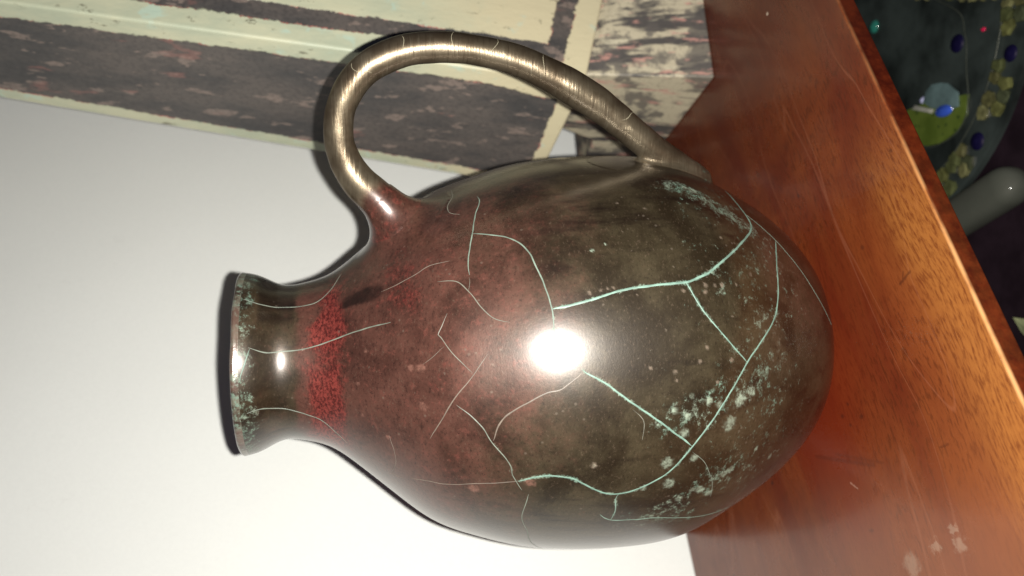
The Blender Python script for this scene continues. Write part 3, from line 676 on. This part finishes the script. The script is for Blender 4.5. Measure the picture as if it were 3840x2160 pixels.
def gem(x, y, r, ry=None, mat=gem_m, h=.6, name='glass_gem'):
    ry = ry or r; vs = [(x, y, DZ+r*h)]; fs = []
    for i in range(1, 6):
        p = math.pi/2*i/5
        for j in range(20): a = 2*math.pi*j/20; vs.append((x+r*math.sin(p)*math.cos(a), y+ry*math.sin(p)*math.sin(a), DZ-.001+r*h*math.cos(p)))
    for j in range(20): fs.append((0, 1+j, 1+(j+1) % 20))
    for i in range(4):
        for j in range(20): k = (j+1) % 20; fs.append((1+i*20+j, 1+(i+1)*20+j, 1+(i+1)*20+k, 1+i*20+k))
    return meshobj(name, vs, fs, mat, dish)
gems = [(.1667, .5146, .0072), (.1462, .4666, .0062), (.0945, .4973, .0070)]
gp = [(x*SC, y*SC, r) for (x, y, r) in gems]
for (x, y, r) in gp: gem(x, y, r*.84, None, gem_m, .35)
a = R_(150)
while a < R_(300):
    st = random.uniform(.0068, .0098)/RO
    for rr in ((RI+.0042, .0045), (RO-.0052, .0048)):
        rad = rr[0] + random.uniform(-.0012, .0012); aa = a + random.uniform(-.012, .012)
        x, y = DC.x+rad*math.cos(aa), DC.y+rad*math.sin(aa)
        if any(math.hypot(x-g[0], y-g[1]) < g[2]+.0040 for g in gp): continue
        if random.random() < .08: continue
        tile(x, y, rr[1]*random.uniform(1.0, 1.3), st*RO*.62, aa)
    a += st
# straight band of pale tiles crossing the dish
p0 = Vector((.2111*SC+.004, .5542*SC)); p1 = Vector((.1697*SC+.010, .4541*SC)); dv = (p1-p0); Lb = dv.length; dv.normalize(); pv = Vector((-dv.y, dv.x))
s = 0.0
while s < Lb-.006:
    st = random.uniform(.007, .011)
    for o_ in (-.001, .007, .015):
        q = p0+dv*(s+random.uniform(-.002, .002))+pv*(o_+random.uniform(-.001, .001))
        if random.random() < .18: continue
        tile(q.x, q.y, st*.42, .0036, math.atan2(dv.y, dv.x))
    s += st
# drop-shaped field outlined with a thin raised line
lead = simple('dull_grey_came', (.045, .05, .04), .35, .2, .2, 200)
ct = [(.2050, .535), (.1866, .5104), (.1713, .5059), (.1641, .5045), (.1457, .505), (.1293, .5039), (.1147, .5058), (.104, .5157), (.0988, .5327), (.0993, .547), (.108, .575), (.13, .60)]
ct = [(x*SC, y*SC) for x, y in ct]
def cord(name, pts, r, mat, z=DZ, closed=False):
    path = []
    for i in range(len(pts)-1):
        for k in range(8): path.append(catmull(pts, i, k/8))
    path.append(pts[-1]); vs = []; fs = []
    for i, p in enumerate(path):
        a, b = path[max(0, i-1)], path[min(len(path)-1, i+1)]; t = Vector((b[0]-a[0], b[1]-a[1])).normalized(); nn = Vector((-t.y, t.x))
        for k in range(6):
            an = 2*math.pi*k/6; vs.append((p[0]+nn.x*r*math.cos(an), p[1]+nn.y*r*math.cos(an), z+r*.8*math.sin(an)))
    for i in range(len(path)-1):
        for k in range(6): q = (k+1) % 6; fs.append((i*6+k, i*6+q, (i+1)*6+q, (i+1)*6+k))
    return meshobj(name, vs, fs, mat, dish)
cord('outline_bead', ct, .0005, lead)
arc = [(DC.x+RI*math.cos(R_(t)), DC.y+RI*math.sin(R_(t))) for t in range(150, 301, 10)]
cord('ring_bead', arc, .0006, lead)
# green glass segment at the foot of the drop, with a light blue shard, a white bar and a blue nugget on it
grn = NT('speckled_green_glass'); v = grn.obj()
cg = grn.mix(grn.ramp(grn.noise(v, 90, 3), .3, .7), (.055, .080, .012), (.085, .115, .020))
cg = grn.mix(grn.ramp(grn.voro(v, 190).outputs['Distance'], .15, .28, .8, 0), cg, (.02, .035, .01))
grn = grn.out(color=cg, rough=.35, coat=.3)
gpoly = [(.1330, .5440), (.1285, .5045), (.1147, .5062), (.1045, .5162), (.0993, .5327), (.0998, .547), (.1060, .565), (.118, .580), (.130, .575)]
prism('green_segment', [(x*SC, y*SC) for x, y in gpoly], DZ-.002, DZ+.0006, grn, dish, .0003)
lb = simple('pale_blue_glass', (.085, .125, .125), .3, 0, .25, 60, .5, .3)
prism('blue_shard', [(x*SC, y*SC) for x, y in [(.1325, .5480), (.1395, .5445), (.1432, .5385), (.1425, .5290), (.1404, .5219), (.1317, .5116), (.1214, .5118), (.1215, .5250), (.1268, .5400)]], DZ+.0007, DZ+.0022, lb, dish, .0005)
wh = simple('white_glass', (.26, .25, .21), .3, 0, .15, 90)
prism('white_bar', [(x*SC, y*SC) for x, y in [(.1322, .5564), (.1296, .5600), (.1225, .5391), (.1252, .5375)]], DZ+.0007, DZ+.0026, wh, dish, .0005)
gm2 = simple('bright_cobalt_glass', (.03, .07, .36), .1, 0, .2, 60, .6, 1.0)
g2 = gem(.1218*SC, .5265*SC, .0042, .0085, gm2, .6)
g2.location.z += .002
g3 = gem(.1345*SC, .5489*SC, .0024, .0040, simple('lilac_glint', (.55, .55, .80), .12, 0, .1, 60, .6, 1.0), .8); g3.location.z += .001  # white-violet highlight on the dish, put in as a pale gem
gem(.2079*SC, .6081*SC, .0050, .0050, simple('teal_glass', (.02, .13, .10), .15, 0, .2, 60, .6, 1.0), .5)
gem(.1689*SC, .4897*SC, .0014, .0020, simple('ruby_glass', (.40, .01, .05), .15, 0, .2, 60, .6, 1.0), .8)

# ------------------------------------------------------------------ pale rounded bar beside the dish, cream point at its side
sb = SC*1.0
tip = Vector((.0600, .4240)); dirb = Vector((-.345, .938)).normalized(); sdb = Vector((-dirb.y, dirb.x))
vs = []; fs = []; NB_ = 24; stn = []
Lb = .16; HWD = .0125; HH = .011; zc = -.169
for i in range(9): a = math.pi/2*i/8; stn.append((.014*(1-math.cos(a)), max(.02, math.sin(a))))
stn += [(.05, 1), (.09, 1.0), (Lb-.01, .95), (Lb-.003, .7), (Lb, .05)]
for (d, k) in stn:
    for j in range(NB_):
        an = 2*math.pi*j/NB_; ca, sa = math.cos(an), math.sin(an)
        x = math.copysign(abs(ca)**.75, ca)*HWD*k; z = math.copysign(abs(sa)**.75, sa)*HH*k
        p = tip + dirb*d + sdb*x; vs.append((p.x, p.y, zc+z))
for i in range(len(stn)-1):
    for j in range(NB_): k = (j+1) % NB_; fs.append((i*NB_+j, i*NB_+k, (i+1)*NB_+k, (i+1)*NB_+j))
fs.append(tuple(reversed(range(NB_)))); fs.append(tuple(range((len(stn)-1)*NB_, len(stn)*NB_)))
o = meshobj('rounded_bar', vs, fs, simple('grey_satin_ceramic', (.048, .050, .040), .68, 0, .08, 30, .5, .2, .05), None)
tag(o, 'pale grey rounded satin bar lying on the lower shelf beside the mosaic dish', 'bar')
zt = -.1798
pts = [(-.0253*.945, .4668*.945), (-.0262*.945, .455*.945), (-.034*.945, .432*.945), (-.052*.945, .418*.945), (-.050*.945, .440*.945), (-.0345*.945, .4600*.945)]
n = len(pts); vs = [(x, y, zt) for x, y in pts] + [(x, y, zt+.004) for x, y in pts] + [(-.0365*.945, .443*.945, zt+.0075)]
fs = [tuple(reversed(range(n)))] + [(i, (i+1) % n, n+(i+1) % n, n+i) for i in range(n)] + [(n+i, n+(i+1) % n, 2*n) for i in range(n)]
o = meshobj('cream_shard', vs, fs, simple('cream_glaze', (.22, .23, .12), .4), None, False)
bm = bmesh.new(); bm.from_mesh(o.data); bmesh.ops.recalc_face_normals(bm, faces=bm.faces); bm.to_mesh(o.data); bm.free()
tag(o, 'small cream pointed piece lying on the dark shelf at the picture edge', 'shard')
